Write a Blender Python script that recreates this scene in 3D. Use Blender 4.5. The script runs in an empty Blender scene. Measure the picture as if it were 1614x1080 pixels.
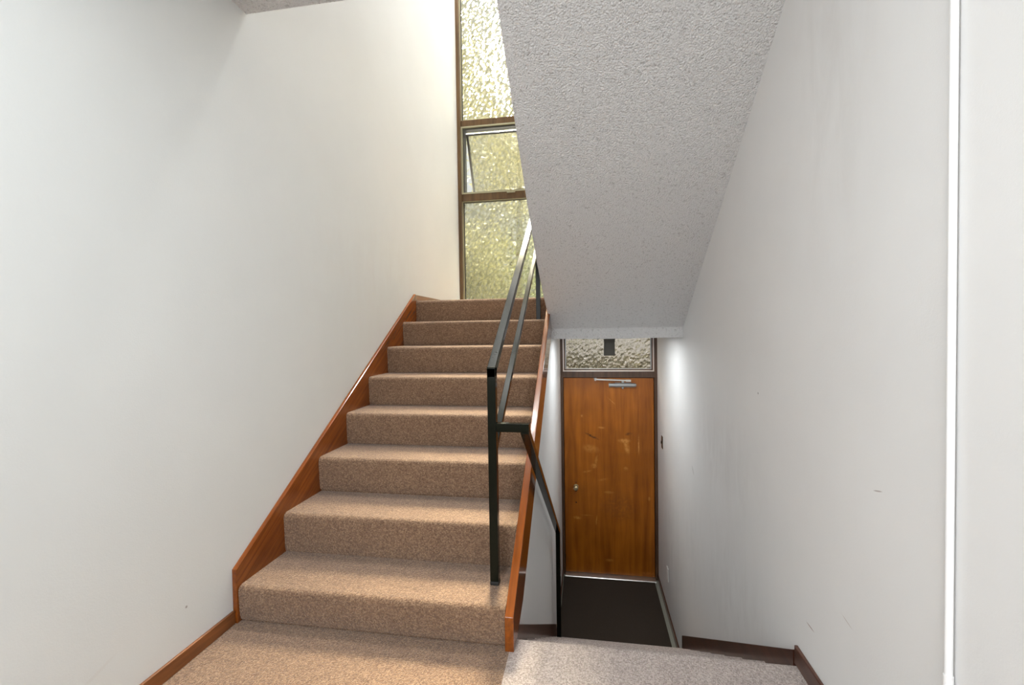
import bpy, bmesh, math, random
from mathutils import Vector, Matrix
random.seed(7)
C = bpy.context.scene.collection
PI = math.pi

# ------------------------------------------------------------------ dimensions (m)
H = 1.13097            # camera height above the landing
P = 0.28               # tread depth
PD = 0.268             # tread depth of the flight going down
R = 0.17766            # riser
R1 = 0.1446            # first riser
Y0 = 1.578             # first riser of the flight going up
XL, XR = -1.365, -0.300  # clear width of the flight going up
WL, WR = -1.385, 0.685   # side walls
XS = -0.285            # closed wall under the outer stringer
ZE = -1.427            # entry floor
RD = -ZE / 8           # riser of the flight going down
YD0 = 1.645            # edge of the landing at the flight going down
YD = 4.767             # face of the door frame
ZH = R1 + 7 * R        # half landing
YW = 4.93              # window face
ZC = 2.463             # underside of the upper landing
ZU = ZH + 8 * 0.178    # upper landing
YC = 1.735             # edge of the upper landing
ZT = 7.1              # top ceiling
YB = -1.7              # back wall

# ------------------------------------------------------------------ material helpers
def new_mat(name):
    m = bpy.data.materials.new(name); m.use_nodes = True
    nt = m.node_tree
    return m, nt, nt.nodes['Principled BSDF']
def N(nt, t, **kw):
    n = nt.nodes.new(t)
    for k, v in kw.items():
        if k in n.inputs: n.inputs[k].default_value = v
        else: setattr(n, k, v)
    return n
def noise(nt, co, scale, detail=3, rough=.5, dist=0.0):
    n = N(nt, 'ShaderNodeTexNoise'); n.inputs['Scale'].default_value = scale
    n.inputs['Detail'].default_value = detail; n.inputs['Roughness'].default_value = rough
    n.inputs['Distortion'].default_value = dist
    nt.links.new(co, n.inputs['Vector']); return n
def ramp(nt, fac, stops):
    r = N(nt, 'ShaderNodeValToRGB')
    el = r.color_ramp.elements
    while len(el) < len(stops): el.new(.5)
    for e, (p, c) in zip(el, stops): e.position = p; e.color = c if len(c) == 4 else (*c, 1)
    nt.links.new(fac, r.inputs['Fac']); return r
def mix(nt, fac, a, b, mode='MIX'):
    m = N(nt, 'ShaderNodeMix'); m.data_type = 'RGBA'; m.blend_type = mode
    for sock, v in ((m.inputs[0], fac), (m.inputs[6], a), (m.inputs[7], b)):
        if hasattr(v, 'links') or isinstance(v, bpy.types.NodeSocket): nt.links.new(v, sock)
        else: sock.default_value = v if isinstance(v, float) else (*v, 1)
    return m.outputs[2]
def math_(nt, op, a, b=None, c=None):
    m = N(nt, 'ShaderNodeMath', operation=op); m.use_clamp = False
    for i, v in enumerate((a, b, c)):
        if v is None: continue
        if isinstance(v, bpy.types.NodeSocket): nt.links.new(v, m.inputs[i])
        else: m.inputs[i].default_value = v
    return m.outputs[0]
def obj_co(nt):
    return N(nt, 'ShaderNodeTexCoord').outputs['Object']
def mapped(nt, co, loc=(0,0,0), rot=(0,0,0), sc=(1,1,1)):
    m = N(nt, 'ShaderNodeMapping'); m.vector_type = 'TEXTURE'
    m.inputs['Location'].default_value = loc; m.inputs['Rotation'].default_value = rot; m.inputs['Scale'].default_value = sc
    nt.links.new(co, m.inputs['Vector']); return m.outputs[0]
def bump(nt, h, strength, dist=.002):
    b = N(nt, 'ShaderNodeBump'); b.inputs['Strength'].default_value = strength; b.inputs['Distance'].default_value = dist
    nt.links.new(h, b.inputs['Height']); return b
def blob(nt, co, loc, half, rot=(0,0,0), soft=1.0):
    """1 inside an ellipsoid at loc with half sizes, fading to 0"""
    v = mapped(nt, co, loc, rot, half)
    l = N(nt, 'ShaderNodeVectorMath', operation='LENGTH'); nt.links.new(v, l.inputs[0])
    mr = N(nt, 'ShaderNodeMapRange'); mr.interpolation_type = 'SMOOTHSTEP'
    mr.inputs['From Min'].default_value = 1.0; mr.inputs['From Max'].default_value = 1.0 - soft
    mr.inputs['To Min'].default_value = 0; mr.inputs['To Max'].default_value = 1
    nt.links.new(l.outputs['Value'], mr.inputs['Value']); return mr.outputs[0]
def maxof(nt, socks):
    o = socks[0]
    for s in socks[1:]: o = math_(nt, 'MAXIMUM', o, s)
    return o

def wall_mat(name, col, marks=(), smudges=()):
    m, nt, b = new_mat(name); co = obj_co(nt)
    n1 = noise(nt, co, 1.3, 4, .6); n2 = noise(nt, co, 190, 3, .6); n3 = noise(nt, co, 45, 2, .5)
    c = mix(nt, ramp(nt, n1.outputs['Fac'], [(.35, (0,0,0)), (.7, (1,1,1))]).outputs[0], tuple(x * .955 for x in col), col)
    if smudges:
        sn = noise(nt, mapped(nt, co, sc=(1, .6, 1.8)), 6.5, 5, .62, .4)
        sm = ramp(nt, sn.outputs['Fac'], [(.40, (0,0,0)), (.66, (1,1,1))]).outputs[0]
        for (loc, half, amt, gcol) in smudges:
            f = math_(nt, 'MULTIPLY', blob(nt, co, loc, half), sm)
            f = math_(nt, 'MULTIPLY', f, amt)
            c = mix(nt, f, c, gcol)
    for (loc, half, rx, gcol, amt) in marks:
        f = math_(nt, 'MULTIPLY', blob(nt, co, loc, half, (rx, 0, 0), .6), amt)
        c = mix(nt, f, c, gcol)
    nt.links.new(c, b.inputs['Base Color']); b.inputs['Roughness'].default_value = .62
    b.inputs['Specular IOR Level'].default_value = .25
    h = math_(nt, 'ADD', n2.outputs['Fac'], math_(nt, 'MULTIPLY', n3.outputs['Fac'], .8))
    nt.links.new(bump(nt, h, .22, .0012).outputs[0], b.inputs['Normal'])
    return m

def plain(name, col, rough=.5, metal=0.0, spec=.5, bumpy=0.0, scale=80, coat=0.0, var=.06):
    m, nt, b = new_mat(name); co = obj_co(nt)
    n = noise(nt, co, scale, 3, .55)
    c = mix(nt, n.outputs['Fac'], tuple(x * (1 - var) for x in col), tuple(min(1, x * (1 + var)) for x in col))
    nt.links.new(c, b.inputs['Base Color'])
    b.inputs['Roughness'].default_value = rough; b.inputs['Metallic'].default_value = metal
    b.inputs['Specular IOR Level'].default_value = spec; b.inputs['Coat Weight'].default_value = coat
    b.inputs['Coat Roughness'].default_value = .06
    if bumpy: nt.links.new(bump(nt, n.outputs['Fac'], bumpy, .002).outputs[0], b.inputs['Normal'])
    return m

def carpet_mat(name, tones, stain=1.0):
    m, nt, b = new_mat(name); co = obj_co(nt)
    v = N(nt, 'ShaderNodeTexVoronoi'); v.inputs['Scale'].default_value = 230; nt.links.new(co, v.inputs['Vector'])
    sep = N(nt, 'ShaderNodeSeparateColor'); nt.links.new(v.outputs['Color'], sep.inputs[0])
    n1 = noise(nt, co, 330, 2, .6); n2 = noise(nt, co, 3.2, 4, .6)
    f = math_(nt, 'ADD', math_(nt, 'MULTIPLY', sep.outputs[0], .62), math_(nt, 'MULTIPLY', n1.outputs['Fac'], .42))
    cr = ramp(nt, f, [(.10, tones[0]), (.34, tones[1]), (.58, tones[2]), (.80, tones[3]), (.97, tones[4])])
    st = ramp(nt, n2.outputs['Fac'], [(.30, (.86,.85,.86)), (.62, (1,1,1))])
    c = mix(nt, stain, cr.outputs[0], st.outputs[0], 'MULTIPLY')
    nt.links.new(c, b.inputs['Base Color'])
    b.inputs['Roughness'].default_value = .95; b.inputs['Specular IOR Level'].default_value = .1
    b.inputs['Sheen Weight'].default_value = .25; b.inputs['Sheen Roughness'].default_value = .5
    h = math_(nt, 'ADD', math_(nt, 'MULTIPLY', v.outputs['Distance'], -1.2), math_(nt, 'MULTIPLY', n1.outputs['Fac'], .9))
    nt.links.new(bump(nt, h, .75, .004).outputs[0], b.inputs['Normal'])
    return m

def wood_mat(name, dark, light, rough=.25, sc=(1, .08, 1), scale=26, coat=.4, grain_axis=None, patches=()):
    m, nt, b = new_mat(name); co = obj_co(nt)
    g = noise(nt, mapped(nt, co, rot=grain_axis or (0,0,0), sc=(1/sc[0], 1/sc[1], 1/sc[2])), scale, 6, .62, .6)
    g2 = noise(nt, co, 2.6, 3, .55)
    c1 = ramp(nt, g.outputs['Fac'], [(.28, dark), (.5, tuple((a+b_)/2 for a, b_ in zip(dark, light))), (.74, light)]).outputs[0]
    c = mix(nt, .8, c1, ramp(nt, g2.outputs['Fac'], [(.3, (.68,.66,.62)), (.65, (1,1,1))]).outputs[0], 'MULTIPLY')
    if patches:
        wn = noise(nt, co, 34, 4, .7)
        wm = ramp(nt, wn.outputs['Fac'], [(.34, (0,0,0)), (.52, (1,1,1))]).outputs[0]
        for loc, half, ry, pc, amt in patches:
            f = math_(nt, 'MULTIPLY', blob(nt, co, loc, half, (0, ry, 0), .7), amt)
            f = math_(nt, 'MULTIPLY', f, wm)
            c = mix(nt, f, c, pc)
    nt.links.new(c, b.inputs['Base Color'])
    b.inputs['Roughness'].default_value = rough; b.inputs['Coat Weight'].default_value = coat; b.inputs['Coat Roughness'].default_value = .06; b.inputs['Specular IOR Level'].default_value = .35
    nt.links.new(bump(nt, g.outputs['Fac'], .08, .001).outputs[0], b.inputs['Normal'])
    return m

def popcorn_mat(name, col):
    m, nt, b = new_mat(name); co = obj_co(nt)
    n1 = noise(nt, co, 170, 3, .6, .5)
    v = N(nt, 'ShaderNodeTexVoronoi'); v.inputs['Scale'].default_value = 130; nt.links.new(mapped(nt, co, rot=(.3,.2,.5)), v.inputs['Vector'])
    n3 = noise(nt, co, 1.8, 3, .5)
    h = math_(nt, 'ADD', n1.outputs['Fac'], math_(nt, 'MULTIPLY', v.outputs['Distance'], -.7))
    spk = ramp(nt, noise(nt, co, 70, 3, .65).outputs['Fac'], [(.30, (.72,.71,.70)), (.44, (1,1,1))]).outputs[0]
    base = mix(nt, n3.outputs['Fac'], tuple(x * .95 for x in col), col)
    nt.links.new(mix(nt, 1.0, base, spk, 'MULTIPLY'), b.inputs['Base Color'])
    b.inputs['Roughness'].default_value = .9; b.inputs['Specular IOR Level'].default_value = .1
    nt.links.new(bump(nt, h, .9, .010).outputs[0], b.inputs['Normal'])
    return m

def glass_mat(name, tint, scale, rough, clear=.3, strength=1.0, dist=.01, body=1.0):
    """hammered (cathedral) glass"""
    m, nt, b = new_mat(name); nt.nodes.remove(b); co = obj_co(nt)
    v = N(nt, 'ShaderNodeTexVoronoi'); v.feature = 'SMOOTH_F1'; v.inputs['Scale'].default_value = scale
    wob = noise(nt, co, scale * .35, 2, .5)
    cw = mix(nt, .012, co, wob.outputs['Color'], 'ADD')
    nt.links.new(mapped(nt, cw, rot=(0, .5, 0), sc=(1, 1, 1.35)), v.inputs['Vector'])
    n = noise(nt, co, scale * .18, 2, .5)
    h = math_(nt, 'ADD', v.outputs['Distance'], math_(nt, 'MULTIPLY', n.outputs['Fac'], 1.2))
    bp = bump(nt, h, strength, dist)
    g = N(nt, 'ShaderNodeBsdfGlass'); g.inputs['Roughness'].default_value = rough; g.inputs['IOR'].default_value = 1.5
    g.inputs['Color'].default_value = (*[x * body for x in tint], 1); nt.links.new(bp.outputs[0], g.inputs['Normal'])
    t = N(nt, 'ShaderNodeBsdfTransparent'); t.inputs['Color'].default_value = (*tint, 1)
    mx = N(nt, 'ShaderNodeMixShader')
    fr = N(nt, 'ShaderNodeMapRange'); nt.links.new(v.outputs['Distance'], fr.inputs['Value'])
    fr.inputs['From Min'].default_value = .15; fr.inputs['From Max'].default_value = .6
    fr.inputs['To Min'].default_value = min(1, clear + .34); fr.inputs['To Max'].default_value = max(0, clear - .45)
    nt.links.new(fr.outputs[0], mx.inputs[0])
    nt.links.new(g.outputs[0], mx.inputs[1]); nt.links.new(t.outputs[0], mx.inputs[2])
    nt.links.new(mx.outputs[0], nt.nodes['Material Output'].inputs['Surface'])
    return m

M = {}
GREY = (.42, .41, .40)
M['wall'] = wall_mat('painted_plaster', (.665, .682, .678),
    marks=[((WL, 1.36, .19), (.05, .006, .006), 0, (.25,.22,.2), .8),
           ((WL, 3.17, .97), (.05, .05, .004), .5, (.62,.61,.6), .5),
           ((WL, 1.05, .17), (.05, .10, .008), .35, (.6,.59,.57), .35)],
    smudges=[((WL, 2.9, 1.5), (.3, 1.6, .7), .22, (.58,.56,.54))])
M['wall_r'] = wall_mat('scuffed_plaster_brightened', (.750, .745, .738),  # base colour lighter than the left wall, making up for missing light
    marks=[((WR, 1.560, .180), (.05, .032, .0026), .02, (.28,.17,.14), .9),
           ((WR, 1.352, .329), (.05, .034, .0022), .20, (.45,.38,.35), .6),
           ((WR, 1.222, .732), (.05, .022, .0025), -.25, (.3,.24,.22), .7),
           ((WR, 2.007, .861), (.05, .006, .006), 0, (.2,.18,.17), .9),
           ((WR, .80, .62), (.05, .004, .02), 0, (.45,.35,.33), .6),
           ((WR, 3.2, .18), (.05, .05, .02), .6, (.5,.48,.47), .5)],
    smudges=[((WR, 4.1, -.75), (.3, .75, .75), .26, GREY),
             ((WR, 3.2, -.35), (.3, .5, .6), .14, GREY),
             ((WR, 2.6, .45), (.3, .9, .35), .30, (.5,.47,.46)),
             ((WR, 2.3, -.2), (.3, .8, .5), .25, (.5,.48,.47)),
             ((WR, 1.45, 1.9), (.3, .35, .9), .22, (.52,.5,.48))])
M['plaster'] = wall_mat('plaster_plain', (.69, .69, .685))
M['popcorn'] = popcorn_mat('textured_ceiling', (.78, .77, .765))
TAN = [(.11,.062,.038), (.18,.104,.063), (.245,.148,.090), (.33,.213,.130), (.46,.325,.215)]
TANF = TAN
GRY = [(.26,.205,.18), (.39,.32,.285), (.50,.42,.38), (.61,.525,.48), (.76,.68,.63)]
M['carpet'] = carpet_mat('tan_loop_carpet', TAN)
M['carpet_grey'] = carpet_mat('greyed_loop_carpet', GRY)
M['stringer'] = wood_mat('varnished_stringer', (.13,.034,.006), (.30,.080,.011), .16, (1, .05, 1), 60, .4, (.565, 0, 0))
M['dark_wood'] = wood_mat('dark_stained_wood', (.040,.013,.008), (.12,.042,.020), .3, (1, .08, 1), 24, .4)
M['base_wood'] = wood_mat('stained_baseboard', (.12,.040,.012), (.34,.12,.035), .35, (1, .08, 1), 24, .3)
M['frame'] = wood_mat('brown_frame_wood', (.055,.028,.016), (.135,.070,.040), .35, (1, 1, .08), 24, .2)
M['win_frame'] = wood_mat('brown_window_frame', (.06,.032,.012), (.17,.095,.035), .3, (1, 1, .08), 20, .3)
LT = (.62, .27, .06)
M['door'] = wood_mat('worn_door_veneer', (.24,.062,.003), (.50,.155,.010), .36, (1, 1, .07), 17, .15, patches=[
    ((.02, 4.80, -.10), (.11, .3, .055), .2, LT, .45), ((.38, 4.80, -.07), (.035, .3, .10), -.2, LT, .8),
    ((.355, 4.80, -.01), (.08, .3, .03), 0, LT, .8), ((.50, 4.80, -.05), (.010, .3, .13), 0, LT, .8),
    ((.23, 4.80, .40), (.07, .3, .006), .75, LT, .9), ((.13, 4.80, .12), (.05, .3, .014), .1, LT, .6),
    ((.05, 4.80, -.28), (.04, .3, .035), 0, LT, .6), ((.07, 4.80, -.23), (.02, .3, .08), .2, LT, .5),
    ((-.02, 4.80, -.34), (.06, .3, .012), -.2, LT, .5), ((.14, 4.80, -.42), (.07, .3, .015), -.2, LT, .35),
    ((.37, 4.80, -.30), (.03, .3, .03), 0, LT, .5), ((.20, 4.80, -.55), (.07, .3, .02), 0, LT, .35),
    ((-.13, 4.80, -.83), (.05, .3, .022), .1, LT, .7), ((.07, 4.80, -.85), (.01, .3, .07), .1, LT, .6),
    ((-.03, 4.80, -.80), (.09, .3, .006), 0, LT, .5), ((.20, 4.80, -1.26), (.06, .3, .02), 0, LT, .4),
    ((-.07, 4.80, .24), (.015, .3, .018), 0, LT, .6), ((.60, 4.80, -.60), (.015, .3, .03), 0, LT, .5),
    ((.58, 4.80, -1.37), (.1, .3, .02), 0, (.5,.16,.03), .5),
    ((.03, 4.80, .03), (.10, .3, .016), .45, (.06,.022,.008), .9), ((.40, 4.80, .06), (.05, .3, .02), -.2, (.07,.025,.008), .7),
    ((.30, 4.80, -.70), (.25, .3, .2), 0, (.13,.04,.01), .4)])
M['black_metal'] = plain('glossy_black_enamel', (.008, .009, .006), .11, 0, .10, .04, 60, 0)
M['foot'] = plain('black_rubber', (.01, .01, .01), .7)
M['steel'] = plain('brushed_aluminium', (.62, .61, .58), .3, .9)
M['bead'] = plain('pale_aluminium_bead', (.66, .60, .56), .35, .6)
M['sash'] = plain('grey_bronze_sash', (.095, .095, .085), .35, .5)
M['sash_light'] = plain('olive_cream_sash_edge', (.36, .34, .22), .4, .2)
M['brass'] = plain('aged_brass', (.60, .50, .30), .28, .9)
M['dark_plate'] = plain('dark_bronze_plate', (.05, .035, .02), .35, .4)
M['dark_box'] = plain('dark_brown_box', (.028, .022, .010), .5)
M['closer'] = plain('grey_enamel_closer', (.36, .37, .37), .35, .4)
M['keyhole'] = plain('keyhole_black', (.01, .008, .006), .8)
M['mat'] = plain('dark_brown_ribbed_mat', (.048, .037, .029), .95, 0, .1, .8, 260, 0, .35)
M['lino'] = plain('grey_green_linoleum', (.30, .30, .25), .5, 0, .4, 0, 30)
M['conduit'] = plain('white_painted_conduit', (.88, .88, .88), .3, 0, .5, 0, 30, 0, .01)
M['white_plate'] = plain('white_painted_plate', (.8, .8, .77), .4)
M['glass'] = glass_mat('hammered_glass', (.91, .895, .80), 38, .05, .56, 1.0, .016, .74)
M['glass2'] = glass_mat('hammered_transom_glass', (.74, .70, .64), 40, .06, .15, 1.0, .02)
m_, nt_, b_ = new_mat('added_clear_glass'); nt_.nodes.remove(b_)
_t = N(nt_, 'ShaderNodeBsdfTransparent'); _g = N(nt_, 'ShaderNodeBsdfGlossy'); _g.inputs['Roughness'].default_value = .02
_f = N(nt_, 'ShaderNodeFresnel'); _x = N(nt_, 'ShaderNodeMixShader')
nt_.links.new(_f.outputs[0], _x.inputs[0]); nt_.links.new(_t.outputs[0], _x.inputs[1]); nt_.links.new(_g.outputs[0], _x.inputs[2])
nt_.links.new(_x.outputs[0], nt_.nodes['Material Output'].inputs['Surface']); M['clear'] = m_
M['lamp'] = plain('opal_lamp_glass', (.9, .88, .82), .4)
M['ground'] = plain('exterior_concrete', (.09, .085, .075), .9)
M['siding'] = plain('pale_siding', (.55, .58, .66), .8)
M['leaf'] = plain('leaves', (.36, .40, .22), .6, 0, .3, 0, 4, 0, .4)
M['leaf2'] = plain('yellowish_leaves', (.52, .51, .34), .6, 0, .3, 0, 4, 0, .3)
M['leaf_dark'] = plain('dark_hedge_leaves', (.13, .135, .075), .6, 0, .3, 0, 4, 0, .4)
M['bark'] = plain('bark', (.12, .09, .06), .9, 0, .2, .5, 30)

# ------------------------------------------------------------------ mesh helpers
class MB:
    def __init__(s): s.bm = bmesh.new()
    def box(s, x0, x1, y0, y1, z0, z1):
        v = [s.bm.verts.new((x, y, z)) for x in (x0, x1) for y in (y0, y1) for z in (z0, z1)]
        for f in ((0,1,3,2), (4,6,7,5), (0,4,5,1), (2,3,7,6), (0,2,6,4), (1,5,7,3)): s.bm.faces.new([v[i] for i in f])
        return s
    def prism(s, poly, a, b, axis='x'):
        """closed outline extruded along an axis; the outline holds the two other coordinates"""
        def pt(q, t):
            return {'x': (t, q[0], q[1]), 'y': (q[0], t, q[1]), 'z': (q[0], q[1], t)}[axis]
        A = [s.bm.verts.new(pt(q, a)) for q in poly]; B = [s.bm.verts.new(pt(q, b)) for q in poly]
        s.bm.faces.new(A); s.bm.faces.new(B[::-1])
        n = len(poly)
        for i in range(n): s.bm.faces.new((A[i], B[i], B[(i+1) % n], A[(i+1) % n]))
        return s
    def tube(s, p, q, r, n=16, r2=None):
        p, q = Vector(p), Vector(q); d = (q - p).normalized()
        u = d.orthogonal().normalized(); w = d.cross(u); r2 = r if r2 is None else r2
        A = [s.bm.verts.new(p + (u*math.cos(2*PI*i/n) + w*math.sin(2*PI*i/n))*r) for i in range(n)]
        B = [s.bm.verts.new(q + (u*math.cos(2*PI*i/n) + w*math.sin(2*PI*i/n))*r2) for i in range(n)]
        s.bm.faces.new(A[::-1]); s.bm.faces.new(B)
        for i in range(n): s.bm.faces.new((A[i], A[(i+1) % n], B[(i+1) % n], B[i]))
        return s
    def lathe(s, prof, origin, axis, n=24):
        o = Vector(origin); d = Vector(axis).normalized(); u = d.orthogonal().normalized(); w = d.cross(u)
        rings = []
        for t, r in prof:
            rings.append([s.bm.verts.new(o + d*t + (u*math.cos(2*PI*i/n) + w*math.sin(2*PI*i/n))*r) for i in range(n)])
        for a, b in zip(rings, rings[1:]):
            for i in range(n): s.bm.faces.new((a[i], a[(i+1) % n], b[(i+1) % n], b[i]))
        s.bm.faces.new(rings[0][::-1]); s.bm.faces.new(rings[-1])
        return s
    def bevel(s, w, seg=2, angle=.5):
        bmesh.ops.recalc_face_normals(s.bm, faces=s.bm.faces)
        es = [e for e in s.bm.edges if len(e.link_faces) == 2 and e.calc_face_angle(0) > angle]
        bmesh.ops.bevel(s.bm, geom=es, offset=w, segments=seg, affect='EDGES', profile=.5, clamp_overlap=True)
        return s
    def build(s, name, mat, parent=None, smooth=False):
        bmesh.ops.recalc_face_normals(s.bm, faces=s.bm.faces)
        if parent is not None:
            o_ = root_loc(parent); bmesh.ops.translate(s.bm, verts=s.bm.verts, vec=-o_)
        me = bpy.data.meshes.new(name); s.bm.to_mesh(me); s.bm.free()
        me.materials.append(M[mat])
        if smooth:
            for p_ in me.polygons: p_.use_smooth = True
            me.set_sharp_from_angle(angle=math.radians(38))
        o = bpy.data.objects.new(name, me); C.objects.link(o)
        if parent is not None: o.parent = parent
        return o
def root_loc(o):
    l = Vector((0,0,0))
    while o is not None: l += o.location; o = o.parent
    return l
def thing(name, label, cat, loc=(0,0,0), group=None):
    o = bpy.data.objects.new(name, None); C.objects.link(o); o.location = loc
    o.empty_display_size = .1
    o['label'] = label; o['category'] = cat
    if group: o['group'] = group
    return o
def tag(o, label, cat, group=None):
    o['label'] = label; o['category'] = cat
    if group: o['group'] = group
    return o
def struct(o, label=None):
    o['kind'] = 'structure'
    if label: o['label'] = label
    return o
def bar(p, q, w, h):
    """rectangular bar between two points lying in a plane of constant X (or constant Y): w across, h in the plane"""
    p, q = Vector(p), Vector(q); d = (q - p).normalized()
    side = Vector((1,0,0)) if abs(d.x) < .5 else Vector((0,1,0))
    up = d.cross(side).normalized()
    m = MB()
    A = [m.bm.verts.new(p + side*sx*w/2 + up*sz*h/2) for sx, sz in ((-1,-1), (1,-1), (1,1), (-1,1))]
    B = [m.bm.verts.new(q + side*sx*w/2 + up*sz*h/2) for sx, sz in ((-1,-1), (1,-1), (1,1), (-1,1))]
    m.bm.faces.new(A[::-1]); m.bm.faces.new(B)
    for i in range(4): m.bm.faces.new((A[i], A[(i+1) % 4], B[(i+1) % 4], B[i]))
    return m

# ------------------------------------------------------------------ shell
T = .14
struct(MB().box(WL - T, WL, YB - T, YW + .12, ZE - .2, ZT).build('wall_left', 'wall'), 'off-white painted plaster wall left of the stairs')
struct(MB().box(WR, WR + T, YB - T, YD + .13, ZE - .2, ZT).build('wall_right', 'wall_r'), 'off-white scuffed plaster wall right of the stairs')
# back wall behind the viewer with an opening for the added window
bwx0, bwx1, bwz0, bwz1 = -1.15, .45, .55, 2.25
m = MB()
m.box(WL, bwx0, YB - T, YB, ZE, ZT); m.box(bwx1, WR, YB - T, YB, ZE, ZT)
m.box(bwx0, bwx1, YB - T, YB, ZE, bwz0); m.box(bwx0, bwx1, YB - T, YB, bwz1, ZT)
struct(m.build('wall_back', 'plaster'), 'plain wall behind the landing')
# front wall: beside and above the tall window, and above the door
WX1 = -.12
m = MB()
m.box(WX1, WR + T, YW - .10, YW + .10, 1.20, ZT)
m.box(WL, XS, YW - .10, YW + .10, ZE, ZH + .02); m.box(XS, WX1, YW - .10, YW + .10, 1.20, ZH + .02)
m.box(WL, WX1, YW - .02, YW + .10, 6.9, ZT)
struct(m.build('wall_front', 'plaster'), 'front wall around the tall window and above the door')
# wall closing the side of the flight going up, seen beside the flight going down
sl = .6345
def top_r(y): return .135 + .6400 * (y - 1.579)
pts = [(YD0 + .001, ZE), (YD, ZE), (YD, ZH - .30), (3.50, ZH - .30), (3.50, top_r(3.50) - .12), (YD0 + .02, top_r(YD0 + .02) - .12), (YD0 + .001, -.001)]
struct(MB().prism(pts, XR + .0012, XS).build('wall_stairwell', 'plaster'), 'white painted wall closing the side of the stairs up, beside the entry door')
# ceilings
struct(MB().box(WL - T, WR + T, YB - T, YW + .12, ZT, ZT + .12).build('ceiling', 'plaster'), 'ceiling over the top of the stairwell')
struct(MB().box(WL, WR, YB, 1.46, ZC, ZU).box(WL, -.325, 1.46, YC, ZC, ZU).build('ceiling_landing', 'popcorn'), 'grey textured underside of the upper landing at the top left')
# floors
def edge_profile(y0, y1, z0, z1, r=.022, n=6):
    """slab section with a rounded top edge at y1"""
    pts = [(y0, z0), (y1, z0)]
    for i in range(n + 1):
        a = i / n * PI / 2
        pts.append((y1 - r + r*math.cos(a), z1 - r + r*math.sin(a)))
    pts.append((y0, z1)); return pts
o = MB().prism(edge_profile(YB, YD0, -.16, 0, .02), XS, WR).build('floor_landing', 'carpet_grey', smooth=True)
struct(o, 'greyish carpet of the landing in front of the stairs going down')
o = MB().box(WL, XS, YB, Y0 + .05, -.16, 0).build('floor', 'carpet')
struct(o, 'tan carpet of the landing in front of the stairs going up')
struct(MB().box(WL, WR, YB, YD0 - .01, -.30, -.161).build('ceiling_cellar', 'plaster'), 'underside of the landing')
struct(MB().box(XS - .1, WR, YD0 + .3, YD + .13, ZE - .12, ZE).build('floor_entry', 'lino'), 'grey linoleum entry floor in front of the brown door')
# riser face below the landing edge continues with the flight; half landing
struct(MB().box(WL, WR, Y0 + 7*P + .012, YW - .10, ZH - .07, ZH).build('floor_half_landing', 'carpet'), 'tan carpeted half landing below the tall window')
BEAM0 = H - .066
struct(MB().box(XS + .012, WR, 3.489, YD, BEAM0, ZH - .071).build('ceiling_half_landing', 'popcorn'), 'textured edge and underside of the half landing above the entry')

# ------------------------------------------------------------------ stairs
def step_section(y, z, depth, rise, r=.024, n=7, lip=.006, notch=0.0):
    """one carpeted step: riser at y facing -Y, top at z"""
    zb = z - rise
    p = [(y + .004, zb + notch)]
    p.append((y - lip*.2, zb + .02 + notch))
    cy, cz = y - lip + r, z - r
    for i in range(n + 1):
        a = PI - i / n * PI / 2
        p.append((cy + r*math.cos(a), cz + r*math.sin(a)))
    p += [(y + depth + .012, z), (y + depth + .012, zb - .06), (y + .012, zb - .06), (y + .012, zb + notch)]
    return p
up = thing('staircase', 'tan carpeted flight of eight steps going up, between two varnished wood stringers', 'stairs', (-.83, Y0, 0))
z = 0
for k in range(8):
    rise = R1 if k == 0 else R; z += rise
    y = Y0 + k*P
    d = P if k < 7 else .02
    sec = step_section(y, z, d, rise, notch=.010 if k in (0, 2) else .0015)
    if k == 0: sec = [(a, max(b, .0)) for a, b in sec]
    MB().prism(sec, XL + .001, XR - .001).build('carpeted_step', 'carpet', up, smooth=True)
def top_l(y): return .213 + .6250 * (y - 1.566)
ye = 3.53
sp = [(1.566, 0), (1.566, top_l(1.566)), (ye, top_l(ye)), (ye + .01, ZH + .002), (ye + .01, ZH - .25), (1.90, 0)]
MB().prism(sp, WL, XL).bevel(.0025, 2).build('stringer', 'stringer', up)
sp = [(1.560, 0), (1.560, top_r(1.560)), (3.485, top_r(3.485)), (3.485, top_r(3.485) - .23), (1.80, top_r(1.80) - .23), (YD0 - .002, 0)]
MB().prism(sp, XR, XR + .032).bevel(.0025, 2).build('stringer', 'stringer', up)

down = thing('staircase', 'carpeted flight of steps going down from the landing to the entry door', 'stairs', (.2, 3.6, ZE))
for k in range(8):
    # step k: its edge at YD0 + k*P, the riser drops RD below it
    yk = YD0 + k*PD; zk = -k*RD; r = .02
    if k == 0:
        sec = [(yk - .02, -.1605), (yk, -.1605), (yk, -RD - .02), (yk - .02, -RD - .02)]
        MB().prism(sec, XS + .017, WR - .015).build('riser', 'carpet_grey', down)
        continue
    y_prev = yk - PD
    sec = [(y_prev, zk - .05), (y_prev, zk)]
    for i in range(7):
        a = PI/2 - i/6*PI/2
        sec.append((yk - r + r*math.cos(a), zk - r + r*math.sin(a)))
    sec += [(yk, max(zk - RD, ZE)), (yk - .03, max(zk - RD, ZE)), (yk - .03, zk - .05)]
    MB().prism(sec, XS + .017, WR - .015).build('carpeted_step', 'carpet_grey', down, smooth=True)
def skirt_z(y): return -.012 - .642 * (y - YD0)
for x0, x1, yend in ((WR - .014, WR, 3.53), (XS, XS + .014, 3.60)):
    s_ = [(YD0 + .004, -.26), (YD0 + .004, skirt_z(YD0) + .055), (yend, skirt_z(yend) + .055), (yend, ZE), (3.0, ZE)]
    MB().prism(s_, x0, x1).build('skirting', 'dark_wood', down)

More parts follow.
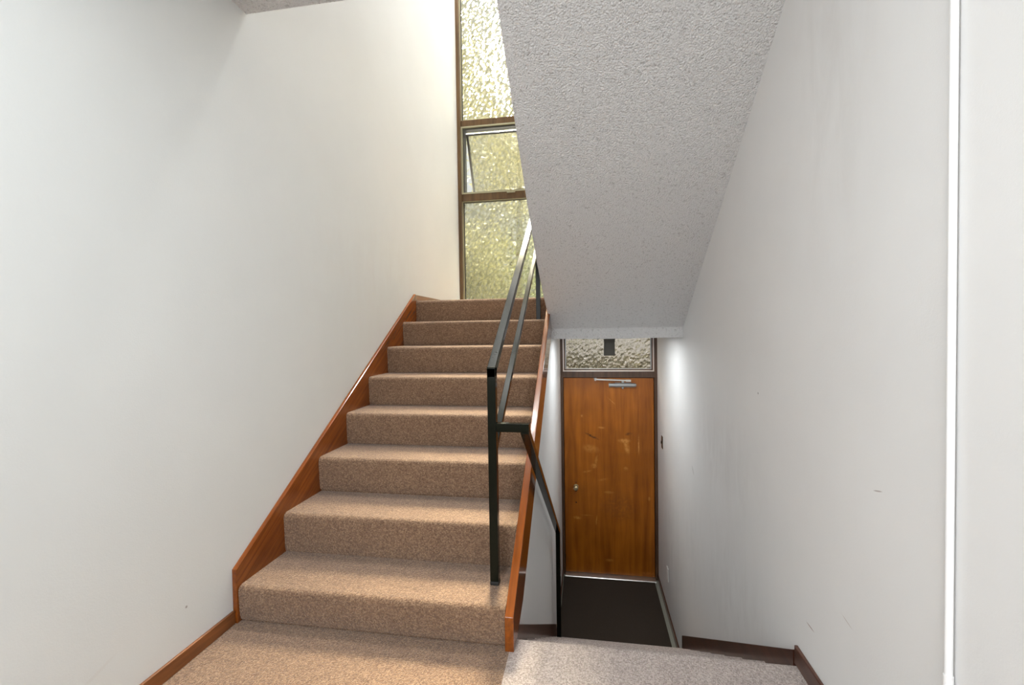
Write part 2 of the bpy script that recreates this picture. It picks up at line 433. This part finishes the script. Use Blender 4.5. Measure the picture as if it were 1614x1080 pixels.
# upper flight coming back over the viewer's right
ret = thing('staircase', 'underside of the upper flight, grey textured soffit sloping down above the entry door', 'stairs', (.2, 3.487, ZH))
prof = [(1.30, None), (1.647, -.312), (2.371, -.313), (2.85, -.309), (3.158, -.297), (3.487, -.275)]
def sof_z(y): return H + .013 + .6395 * (3.487 - y)
m = MB(); bm = m.bm
ys = [1.46] + [q[0] for q in prof[1:]]; xs = [-.312] + [q[1] for q in prof[1:]]
rows = []
for y, x in zip(ys, xs):
    zt = sof_z(y) + .17
    rows.append([bm.verts.new(v) for v in ((x, y, sof_z(y)), (WR, y, sof_z(y)), (WR, y, zt), (x, y, zt))])
for a, b in zip(rows, rows[1:]):
    for i in range(4): bm.faces.new((a[i], a[(i+1) % 4], b[(i+1) % 4], b[i]))
bm.faces.new(rows[0]); bm.faces.new(rows[-1][::-1])
bmesh.ops.recalc_face_normals(bm, faces=bm.faces)
es = [e for e in bm.edges if e.calc_face_angle(0) > .6 and all(v.co.x < 0 for v in e.verts)]
bmesh.ops.bevel(bm, geom=es, offset=.008, segments=2, affect='EDGES')
m.build('soffit', 'popcorn', ret)
for k in range(7):
    yk = 3.47 - k*P; zk = ZH + (k + 1)*.178
    zb = sof_z(yk) + .16
    pts = [(yk, zk - .178 if k else ZH + .001), (yk, zk), (yk - P - .01, zk), (yk - P - .01, sof_z(yk - P) + .172), (yk, max(sof_z(yk) + .172, 0))]
    pts = [(yk, min(zk - .178, zk - .05)), (yk, zk), (yk - P - .01, zk), (yk - P - .01, max(sof_z(yk - P) + .168, zk - .17))]
    MB().prism(pts, -.28, WR - .02).build('carpeted_step', 'carpet', ret)
MB().prism([(3.48, ZH + .002), (3.48, ZH + .02), (1.50, ZH + .02 + .6345*1.98), (1.50, sof_z(1.50) + .168), (3.2, sof_z(3.2) + .168)], -.306, -.281).build('stringer', 'stringer', ret)

# ------------------------------------------------------------------ baseboards
BT = .012
def baseboard(name, m_, mat='base_wood', lab=None): return struct(m_.bevel(.003, 2).build(name, mat), lab)
baseboard('baseboard_left', MB().box(WL, WL + BT, YB, 1.565, 0, .052), lab='reddish brown baseboard along the left wall of the landing')
baseboard('baseboard_right', MB().box(WR - BT, WR, YB, YD0 + .002, 0, .062), 'dark_wood', 'brown baseboard along the right wall of the landing')
baseboard('baseboard_back', MB().box(WL + .02, WR - .02, YB, YB + BT, 0, .055), lab='brown baseboard behind the landing')
baseboard('baseboard_half_landing', MB().box(WL, WL + BT, ye + .012, YW - .1, ZH, ZH + .048), lab='baseboard along the left wall of the half landing')
baseboard('baseboard_entry', MB().box(WR - BT, WR, 3.532, YD, ZE, ZE + .055), 'dark_wood', 'dark baseboard right of the door mat')
baseboard('baseboard_stairwell', MB().box(XS, XS + BT, 3.605, YD, ZE, ZE + .055), 'dark_wood', 'dark baseboard left of the door mat')

# ------------------------------------------------------------------ railing
XP = -.367; YP = 1.73; W = .033
ZTREAD1 = R1
rail = thing('stair_railing', 'black metal railing with two sloping bars rising along the carpeted steps', 'railing', (XP, YP, ZTREAD1))
SR = .645
ztop = 1.000
YN = 3.47; 
post_front = MB().box(XP - W/2, XP + W/2, YP - W/2, YP + W/2, ZTREAD1 + .016, ztop - .006).bevel(.002, 2).build('post', 'black_metal', rail)
MB().box(XP - W/2 - .001, XP + W/2 + .001, YP - W/2 - .001, YP + W/2 + .001, ZTREAD1 + .001, ZTREAD1 + .016).bevel(.003, 2).build('foot', 'foot', post_front)
MB().box(XP - W/2, XP + W/2, YN - W/2, YN + W/2, R1 + 6*R + .001, ztop + SR*(YN - YP) + .0).bevel(.002, 2).build('post', 'black_metal', rail)
c = math.cos(math.atan(SR))
def slope_bar(zoff, h, w, y0, y1, name):
    # flat-topped bar in the plane X = XP; zoff is the level of its top over the post centre
    zt = lambda y: zoff + SR*(y - YP)
    dz = h / c
    pts = [(y0, zt(y0)), (y1, zt(y1)), (y1, zt(y1) - dz), (y0, zt(y0) - dz)]
    MB().prism(pts, XP - w/2, XP + w/2).bevel(.002, 2).build(name, 'black_metal', rail)
slope_bar(ztop, .030, W, YP - W/2, YN + W/2, 'top_rail')
slope_bar(ztop - .325, .024, .027, YP + W/2 + .0005, YN - W/2 - .0005, 'lower_rail')
XD = -.240
MB().box(XP + W/2, XD + W/2, YP - W/2, YP + W/2, .744, .777).bevel(.002, 2).build('crossbar', 'black_metal', rail)
YE_, ZE_ = 3.455, -.385
pts = [(YP - W/2 + .004, .744), (YP + W/2, .777 - .02), (YP + W/2 + .002, .750), (YE_ + W/2, ZE_), (YE_ - W/2, ZE_ - .012), (YP - W/2 + .018, .733)]
sd = (ZE_ - .76) / (YE_ - YP); dz = .032 / math.cos(math.atan(sd))
zt = lambda y: .765 + sd*(y - YP)
pts = [(YP + W/2 + .0005, zt(YP + W/2)), (YE_ + W/2, zt(YE_ + W/2)), (YE_ + W/2, zt(YE_ + W/2) - dz), (YP - W/2, zt(YP - W/2) - dz + .001), (YP - W/2, .7435), (YP + W/2 + .0005, .7435)]
MB().prism(pts, XD - W/2, XD + W/2).bevel(.0015, 2).build('handrail', 'black_metal', rail)
MB().box(XD - W/2, XD + W/2, YE_ - W/2, YE_ + W/2, -7*RD + .001, zt(YE_) - .02).bevel(.002, 2).build('post', 'black_metal', rail)

# ------------------------------------------------------------------ door with transom
door = bpy.data.objects.new('door_1', None); C.objects.link(door); door.location = (.2, YD, ZE); struct(door, 'worn brown wooden entry door under a hammered glass transom')
ZF = lambda v: H + v
dl, dr = -.254, .652
ztb0, ztb1 = H - .490, H - .428      # transom bar
zd = H - .496
m = MB()
m.box(XS, dl - .004, YD, YD + .11, ZE, BEAM0 - .0)
m.box(dr + .004, WR, YD, YD + .11, ZE, BEAM0 - .0)
m.box(dl - .004, dr + .004, YD, YD + .11, ztb0, ztb1)
m.box(dl - .004, dr + .004, YD + .001, YD + .11, BEAM0 + .10, BEAM0 + .16)
m.build('door_frame', 'frame', door)
m = MB().box(dl - .004, dl + .008, YD + .066, YD + .109, ZE, ztb0).box(dr - .008, dr + .004, YD + .066, YD + .109, ZE, ztb0).box(dl, dr, YD + .066, YD + .109, ztb0 - .012, ztb0)
m.build('door_stop', 'frame', door)
pan = MB().box(dl, dr, YD + .020, YD + .064, ZE + .020, zd).bevel(.002, 2).build('door_panel', 'door')
pan.parent = door
pan.matrix_parent_inverse = Matrix.Translation(-Vector(door.location))
# knob with rose, keyhole
kx, kz = -.137, H - 1.634
kn = MB()
kn.lathe([(0, .026), (.004, .026), (.006, .012), (.030, .010), (.036, .020), (.050, .027), (.062, .024), (.068, .010)], (kx, YD + .020, kz), (0, -1, 0))
kn.build('door_knob', 'brass', door, smooth=True)
for dz_ in (-.046, -.166, .045):
    MB().tube((kx, YD + .021, kz + dz_), (kx, YD + .017, kz + dz_), .007 if dz_ != .045 else .005, 12).build('keyhole', 'keyhole', door)
# closer
cl = MB()
cl.tube((.222, YD - .012, H - .566), (.462, YD - .012, H - .566), .020, 20)
cl.tube((.462, YD - .012, H - .566), (.478, YD - .012, H - .566), .020, 20, .012)
cl.tube((.206, YD - .012, H - .566), (.222, YD - .012, H - .566), .023, 20)
cl.box(.27, .43, YD - .006, YD + .020, H - .588, H - .544)
clo = cl.build('door_closer', 'closer', door, smooth=True)
s_ = MB().tube((.345, YD - .012, H - .546), (.345, YD - .012, H - .520), .012, 14).tube((.345, YD - .012, H - .586), (.345, YD - .012, H - .602), .010, 14)
s_.build('spindle', 'closer', clo, smooth=True)
a_ = MB()
for p_, q_ in (((.42, YD - .016, H - .520), (.07, YD - .030, H - .506)),):
    v1 = bar(p_, q_, .012, .014); a_ = v1
a_.box(.375, .425, YD - .028, YD - .004, H - .530, H - .510)
a_.tube((.07, YD - .036, H - .519), (.07, YD - .036, H - .494), .012, 12)
a_.box(.055, .085, YD - .036, YD + .001, H - .502, H - .494)
a_.build('closer_arm', 'steel', clo)
# threshold
MB().prism([(YD - .055, ZE + .0005), (YD - .045, ZE + .010), (YD - .01, ZE + .016), (YD + .06, ZE + .016), (YD + .06, ZE + .0005)], dl - .003, dr + .003).build('threshold', 'steel', door)
# transom glass with pale bead and dark gasket
gx0, gx1, gz0, gz1 = dl + .002, dr - .002, ztb1, BEAM0 + .10
def ringbox(x0, x1, z0, z1, t, y0, y1):
    return MB().box(x0, x0 + t, y0, y1, z0, z1).box(x1 - t, x1, y0, y1, z0, z1).box(x0 + t, x1 - t, y0, y1, z0, z0 + t).box(x0 + t, x1 - t, y0, y1, z1 - t, z1)
ringbox(gx0 - .005, gx1 + .005, gz0, gz1, .009, YD + .006, YD + .022).build('glazing_bead', 'bead', door)
ringbox(gx0 + .004, gx1 - .004, gz0 + .009, gz1 - .009, .012, YD + .026, YD + .060).build('gasket', 'frame', door)
ringbox(gx0 + .014, gx1 - .014, gz0 + .017, gz1 - .017, .012, YD + .040, YD + .052).build('sash_rim', 'closer', door)
MB().box(gx0 + .016, gx1 - .016, YD + .053, YD + .059, gz0 + .020, gz1 - .020).build('transom_pane', 'glass2', door)

# dark box before the transom
bxx = .213
mb = thing('hanging_box', 'small dark brown rectangular box hanging in front of the transom glass over the door', 'box', (bxx, YD - .06, H - .26))
MB().prism([(bxx - .056, H - .262), (bxx + .054, H - .262), (bxx + .052, H - .130), (bxx - .052, H - .130)], YD - .09, YD - .035, 'y').bevel(.003, 2).build('box_body', 'dark_box', mb)
MB().prism([(bxx - .052, H - .1295), (bxx + .052, H - .1295), (bxx + .060, H - .067), (bxx - .058, H - .067)], YD - .095, YD - .030, 'y').build('box_bracket', 'dark_box', mb)

# door mat
tag(MB().box(-.268, .640, 3.615, YD - .058, ZE + .0005, ZE + .010).bevel(.003, 2).build('door_mat', 'mat'),
    'dark brown entrance mat filling the floor in front of the wooden door', 'door mat')

# switch plate and outlet on the right wall
sw = thing('switch_plate', 'small dark bronze switch plate on the right wall beside the door', 'switch', (WR, 4.478, H - 1.07))
MB().box(WR - .005, WR, 4.443, 4.513, H - 1.130, H - 1.015).bevel(.0015, 2).build('plate', 'dark_plate', sw)
MB().box(WR - .014, WR - .0051, 4.472, 4.484, H - 1.085, H - 1.060).bevel(.0015, 2).build('toggle', 'dark_plate', sw)
ou = thing('outlet', 'white painted outlet plate low on the right wall above the mat', 'outlet', (WR, 4.21, H - 2.19))
MB().box(WR - .007, WR, 4.175, 4.245, H - 2.25, H - 2.135).bevel(.002, 2).build('plate', 'white_plate', ou)
for dz_ in (-.022, .022):
    MB().tube((WR - .0071, 4.21, H - 2.192 + dz_), (WR - .0085, 4.21, H - 2.192 + dz_), .014, 14).build('socket', 'white_plate', ou)

# conduit on the right wall
co_ = thing('conduit', 'thin white painted vertical pipe on the right wall', 'pipe', (WR - .009, .985, 0))
px_, py_ = WR - .010, .985
MB().tube((px_, py_, .001), (px_, py_, ZC - .001), .0066, 20).build('pipe', 'conduit', co_, smooth=True)
MB().tube((px_, py_, H - .70), (px_, py_, H - .672), .0080, 20).build('coupling', 'conduit', co_, smooth=True)
MB().box(WR - .004, WR, py_ - .02, py_ + .02, H - 1.0, H - .985).tube((px_, py_, H - 1.0), (px_, py_, H - .985), .0095).build('strap', 'conduit', co_)

# ------------------------------------------------------------------ tall window
win = bpy.data.objects.new('window_1', None); C.objects.link(win); win.location = (-.75, YW, ZH); struct(win, 'tall brown framed window of hammered glass above the half landing')
fx0, fx1 = WL + .001, WX1 - .001
mu0, mu1 = 4.90, 4.96
zb, zt_ = ZH + .02, 6.9
mb0, mb1, mt0, mt1 = 2.565, 2.640, 3.375, 3.440
m = MB()
m.box(fx0, fx0 + .036, YW - .035, YW + .09, zb, zt_); m.box(fx1 - .05, fx1, YW, YW + .09, zb, zt_)
m.box(fx0 + .036, fx1 - .05, YW, YW + .09, zb, zb + .03); m.box(fx0 + .036, fx1 - .05, YW, YW + .09, zt_ - .05, zt_)
m.box(fx0 + .036, fx1 - .05, YW - .005, YW + .09, mb0, mb1); m.box(fx0 + .036, fx1 - .05, YW - .005, YW + .09, mt0, mt1)
m.box(fx0 + .036, fx1 - .05, YW - .005, YW + .09, mu0, mu1)
m.build('window_frame', 'win_frame', win)
gx0, gx1 = fx0 + .036, fx1 - .05
for za, zc in ((zb + .03, mb0), (mt1, mu0), (mu1, zt_ - .05)):
    ringbox(gx0, gx1, za, zc, .008, YW + .008, YW + .022).build('glazing_bead', 'sash_light', win)
    ringbox(gx0 + .008, gx1 - .008, za + .002, zc - .002, .006, YW + .024, YW + .05).build('gasket', 'keyhole', win)
    MB().box(gx0 + .002, gx1 - .002, YW + .052, YW + .058, za + .001, zc - .001).build('pane', 'glass' if zc < 5 else 'clear', win)  # clear top pane is made up, above the view, to let light in
# fixed outer part of the vent and its sash, tilted outwards at the bottom
ringbox(gx0, gx1, mb1, mt0, .016, YW - .008, YW + .012).build('vent_rim', 'sash_light', win)
ringbox(gx0 + .014, gx1 - .014, mb1 + .004, mt0 - .010, .022, YW + .014, YW + .085).build('vent_frame', 'sash', win)
sx0, sx1 = gx0 + .038, gx1 - .038
hz = mt0 - .05; hh = hz - mb1 - .012
sash = bpy.data.objects.new('sash', None); C.objects.link(sash); sash.parent = win
sash.location = (0 - win.location.x, YW + .075 - win.location.y, hz - win.location.z)
ang = math.radians(27); sash.rotation_euler = (ang, 0, 0)
def sash_part(m_, name, mat):
    me = m_.build(name, mat); me.parent = sash; return me
sash_part(ringbox(sx0, sx1, -hh, 0, .022, -.012, .018), 'sash_frame', 'sash')
sash_part(MB().box(sx0 + .018, sx1 - .018, .0, .006, -hh + .018, -.018), 'pane', 'glass')
lt = MB()
lx = -.80
lt.box(lx - .045, lx + .045, YW - .022, YW - .006, mb1 - .016, mb1 + .010)
lt.tube((lx, YW - .012, mb1 + .005), (lx, YW - .03, mb1 + .022), .010, 12)
lt.tube((lx - .002, YW - .03, mb1 + .02), (lx - .025, YW - .026, mb1 + .085), .0045, 10)
lt.build('latch', 'sash_light', win)

# unseen window added behind the viewer for fill light
w2 = bpy.data.objects.new('window_added', None); C.objects.link(w2); w2.location = (-.35, YB, bwz0); struct(w2, 'unseen window added behind the landing')
ringbox(bwx0, bwx1, bwz0, bwz1, .05, YB - .10, YB - .02).build('window_frame', 'frame', w2)
MB().box(bwx0 + .05, bwx1 - .05, YB - .07, YB - .05, 1.39, 1.42).build('glazing_bar', 'frame', w2)

# ------------------------------------------------------------------ outdoors
struct(MB().box(-14, 14, YD + .14, 24, ZE - .25, ZE - .15).box(-14, 14, -16, YB - .2, ZE - .25, ZE - .15).build('ground', 'ground'), 'ground outside')
nb = MB().box(-10.0, -2.4, 14.5, 18, ZE - .15, 7.5)
tag(nb.build('neighbouring_house', 'siding'), 'pale bluish house wall seen through the open vent of the window', 'house')
def tree(x, y, z0, zc, rad, n, mat, lab, seed):
    rnd = random.Random(seed)
    t = thing('tree', lab, 'tree', (x, y, z0), 'trees behind the hammered window glass')
    MB().tube((x, y, z0), (x + .1, y, zc), .10, 10, .05).build('trunk', 'bark', t, smooth=True)
    m_ = MB()
    for i in range(n):
        d = Vector((rnd.gauss(0, 1), rnd.gauss(0, 1), rnd.gauss(0, 1))).normalized() * rad * (rnd.random() ** .45)
        c_ = Vector((x, y, zc)) + Vector((d.x, d.y * .8, d.z * 1.15))
        u = Vector((rnd.gauss(0, 1), rnd.gauss(0, 1), rnd.gauss(0, 1))).normalized(); w_ = u.orthogonal().normalized()
        s1, s2 = rnd.uniform(.06, .11), rnd.uniform(.03, .05)
        vs = [m_.bm.verts.new(c_ + u*a + w_*b_) for a, b_ in ((-s1, 0), (0, -s2), (s1, 0), (0, s2))]
        m_.bm.faces.new(vs)
    me = m_.build('foliage', mat, t)
L_ = 'yellowish leafy tree blurred behind the hammered window glass'
tree(-.6, 10.2, ZE - .15, 2.4, 1.1, 1500, 'leaf', 'greener leafy tree blurred behind the lower hammered window pane', 1)
tree(1.7, 10.4, ZE - .15, 2.6, 1.1, 1200, 'leaf2', L_, 2)
tree(-1.5, 9.8, ZE - .15, 4.9, 1.25, 1400, 'leaf2', L_, 3)
tree(-3.7, 12.0, ZE - .15, 8.1, 1.75, 3600, 'leaf2', L_, 4)
tree(-2.7, 11.0, ZE - .15, 2.5, 1.25, 2600, 'leaf2', L_, 5)
rnd = random.Random(11)
hd = thing('hedge', 'dark clipped hedge blurred behind the transom glass over the door', 'hedge', (.5, 8.3, ZE - .15))
MB().box(-2.2, 3.2, 8.05, 8.6, ZE - .15, .50).build('stems', 'bark', hd)
m = MB()
for i in range(5000):
    c_ = Vector((rnd.uniform(-2.3, 3.3), 8.02 - rnd.random()*.14, rnd.uniform(ZE, .66)))
    if rnd.random() < .3: c_ = Vector((rnd.uniform(-2.3, 3.3), rnd.uniform(8.0, 8.65), .50 + rnd.random()*.14))
    u = Vector((rnd.gauss(0, 1), rnd.gauss(0, 1), rnd.gauss(0, 1))).normalized(); w_ = u.orthogonal().normalized()
    s1, s2 = rnd.uniform(.05, .09), rnd.uniform(.025, .04)
    m.bm.faces.new([m.bm.verts.new(c_ + u*a + w_*b_) for a, b_ in ((-s1, 0), (0, -s2), (s1, 0), (0, s2))])
m.build('foliage', 'leaf_dark', hd)

# ------------------------------------------------------------------ light
w = bpy.data.worlds.new('sky'); bpy.context.scene.world = w; w.use_nodes = True
nt = w.node_tree; bg = nt.nodes['Background']
tc = N(nt, 'ShaderNodeTexCoord'); sp_ = N(nt, 'ShaderNodeSeparateXYZ'); nt.links.new(tc.outputs['Generated'], sp_.inputs[0])
r_ = ramp(nt, math_(nt, 'MULTIPLY_ADD', sp_.outputs['Z'], .5, .5), [(.45, (.75,.78,.80)), (.62, (.92,.95,1.0)), (1.0, (.75,.85,1.0))])
nt.links.new(r_.outputs[0], bg.inputs['Color']); bg.inputs['Strength'].default_value = 1.05

def area(name, loc, rot, sx, sy, power, col):
    l = bpy.data.lights.new(name, 'AREA'); l.shape = 'RECTANGLE'; l.size = sx; l.size_y = sy; l.energy = power; l.color = col
    o = bpy.data.objects.new(name, l); C.objects.link(o); o.location = loc; o.rotation_euler = rot; return o
# fill light added in the made-up window behind the viewer
area('back_fill_light', ((bwx0 + bwx1)/2, YB - .05, (bwz0 + bwz1)/2), (PI/2, 0, 0), bwx1 - bwx0 - .1, bwz1 - bwz0 - .1, 41, (.95, .985, 1))
# fill light added at the made-up clear top pane, out of view
area('upper_fill_light', ((WL + WX1)/2, YW - .03, 5.95), (-math.radians(72), 0, 0), WX1 - WL - .15, 1.7, 22, (.97, .98, 1))
# soft sun haze over the trees, entering by the tall window
s = bpy.data.lights.new('sun', 'SUN'); s.energy = 66; s.angle = math.radians(14); s.color = (1, .94, .85)
so = bpy.data.objects.new('sun', s); C.objects.link(so)
so.rotation_euler = Vector((-.07, .66, .75)).to_track_quat('Z', 'Y').to_euler()

# added fill lamps, none in view: landing, top of the stairwell, before the door
def fill_lamp(x, y, z, power, lab, rr=.14, col=(.93, .98, 1)):
    t = thing('fill_lamp', lab, 'lamp', (x, y, z))
    MB().lathe([(0, rr + .01), (.003, rr + .01), (.004, rr)], (x, y, z), (0, 0, -1), 32).build('base', 'white_plate', t, smooth=True)
    l = bpy.data.lights.new('fill_disk', 'AREA'); l.shape = 'DISK'; l.size = rr*2; l.energy = power; l.color = col
    o = bpy.data.objects.new('fill_disk', l); C.objects.link(o); o.location = (x, y, z - .006)
fill_lamp(-.52, .10, ZC, 28, 'unseen round lamp added over the landing')
fill_lamp(-.80, 3.9, ZT, 205, 'unseen round lamp added at the top of the stairwell', .28, (1, .985, .96))
fill_lamp(.16, 3.76, BEAM0, 8.5, 'unseen round lamp added under the half landing before the door', .25)

# ------------------------------------------------------------------ camera
f, yaw, pitch, roll = 722.19, .16403, -.02518, .0150
cam = bpy.data.cameras.new('camera'); cam.sensor_width = 36; cam.sensor_fit = 'HORIZONTAL'; cam.lens = f*36/1614; cam.clip_start = .02
co = bpy.data.objects.new('camera', cam); C.objects.link(co)
right = Vector((math.cos(yaw), math.sin(yaw), 0)); f0 = Vector((-math.sin(yaw), math.cos(yaw), 0)); zz = Vector((0,0,1))
fw = f0*math.cos(pitch) + zz*math.sin(pitch); upv = -f0*math.sin(pitch) + zz*math.cos(pitch)
c_, s_ = math.cos(roll), math.sin(roll)
r2 = right*c_ - upv*s_; u2 = right*s_ + upv*c_
mt = Matrix((( r2.x, u2.x, -fw.x), (r2.y, u2.y, -fw.y), (r2.z, u2.z, -fw.z))).to_4x4()
mt.translation = Vector((0, 0, H)); co.matrix_world = mt
sc = bpy.context.scene; sc.camera = co
sc.view_settings.view_transform = 'Standard'; sc.view_settings.look = 'None'; sc.view_settings.exposure = .12; sc.view_settings.gamma = 1
sc.view_settings.use_curve_mapping = False
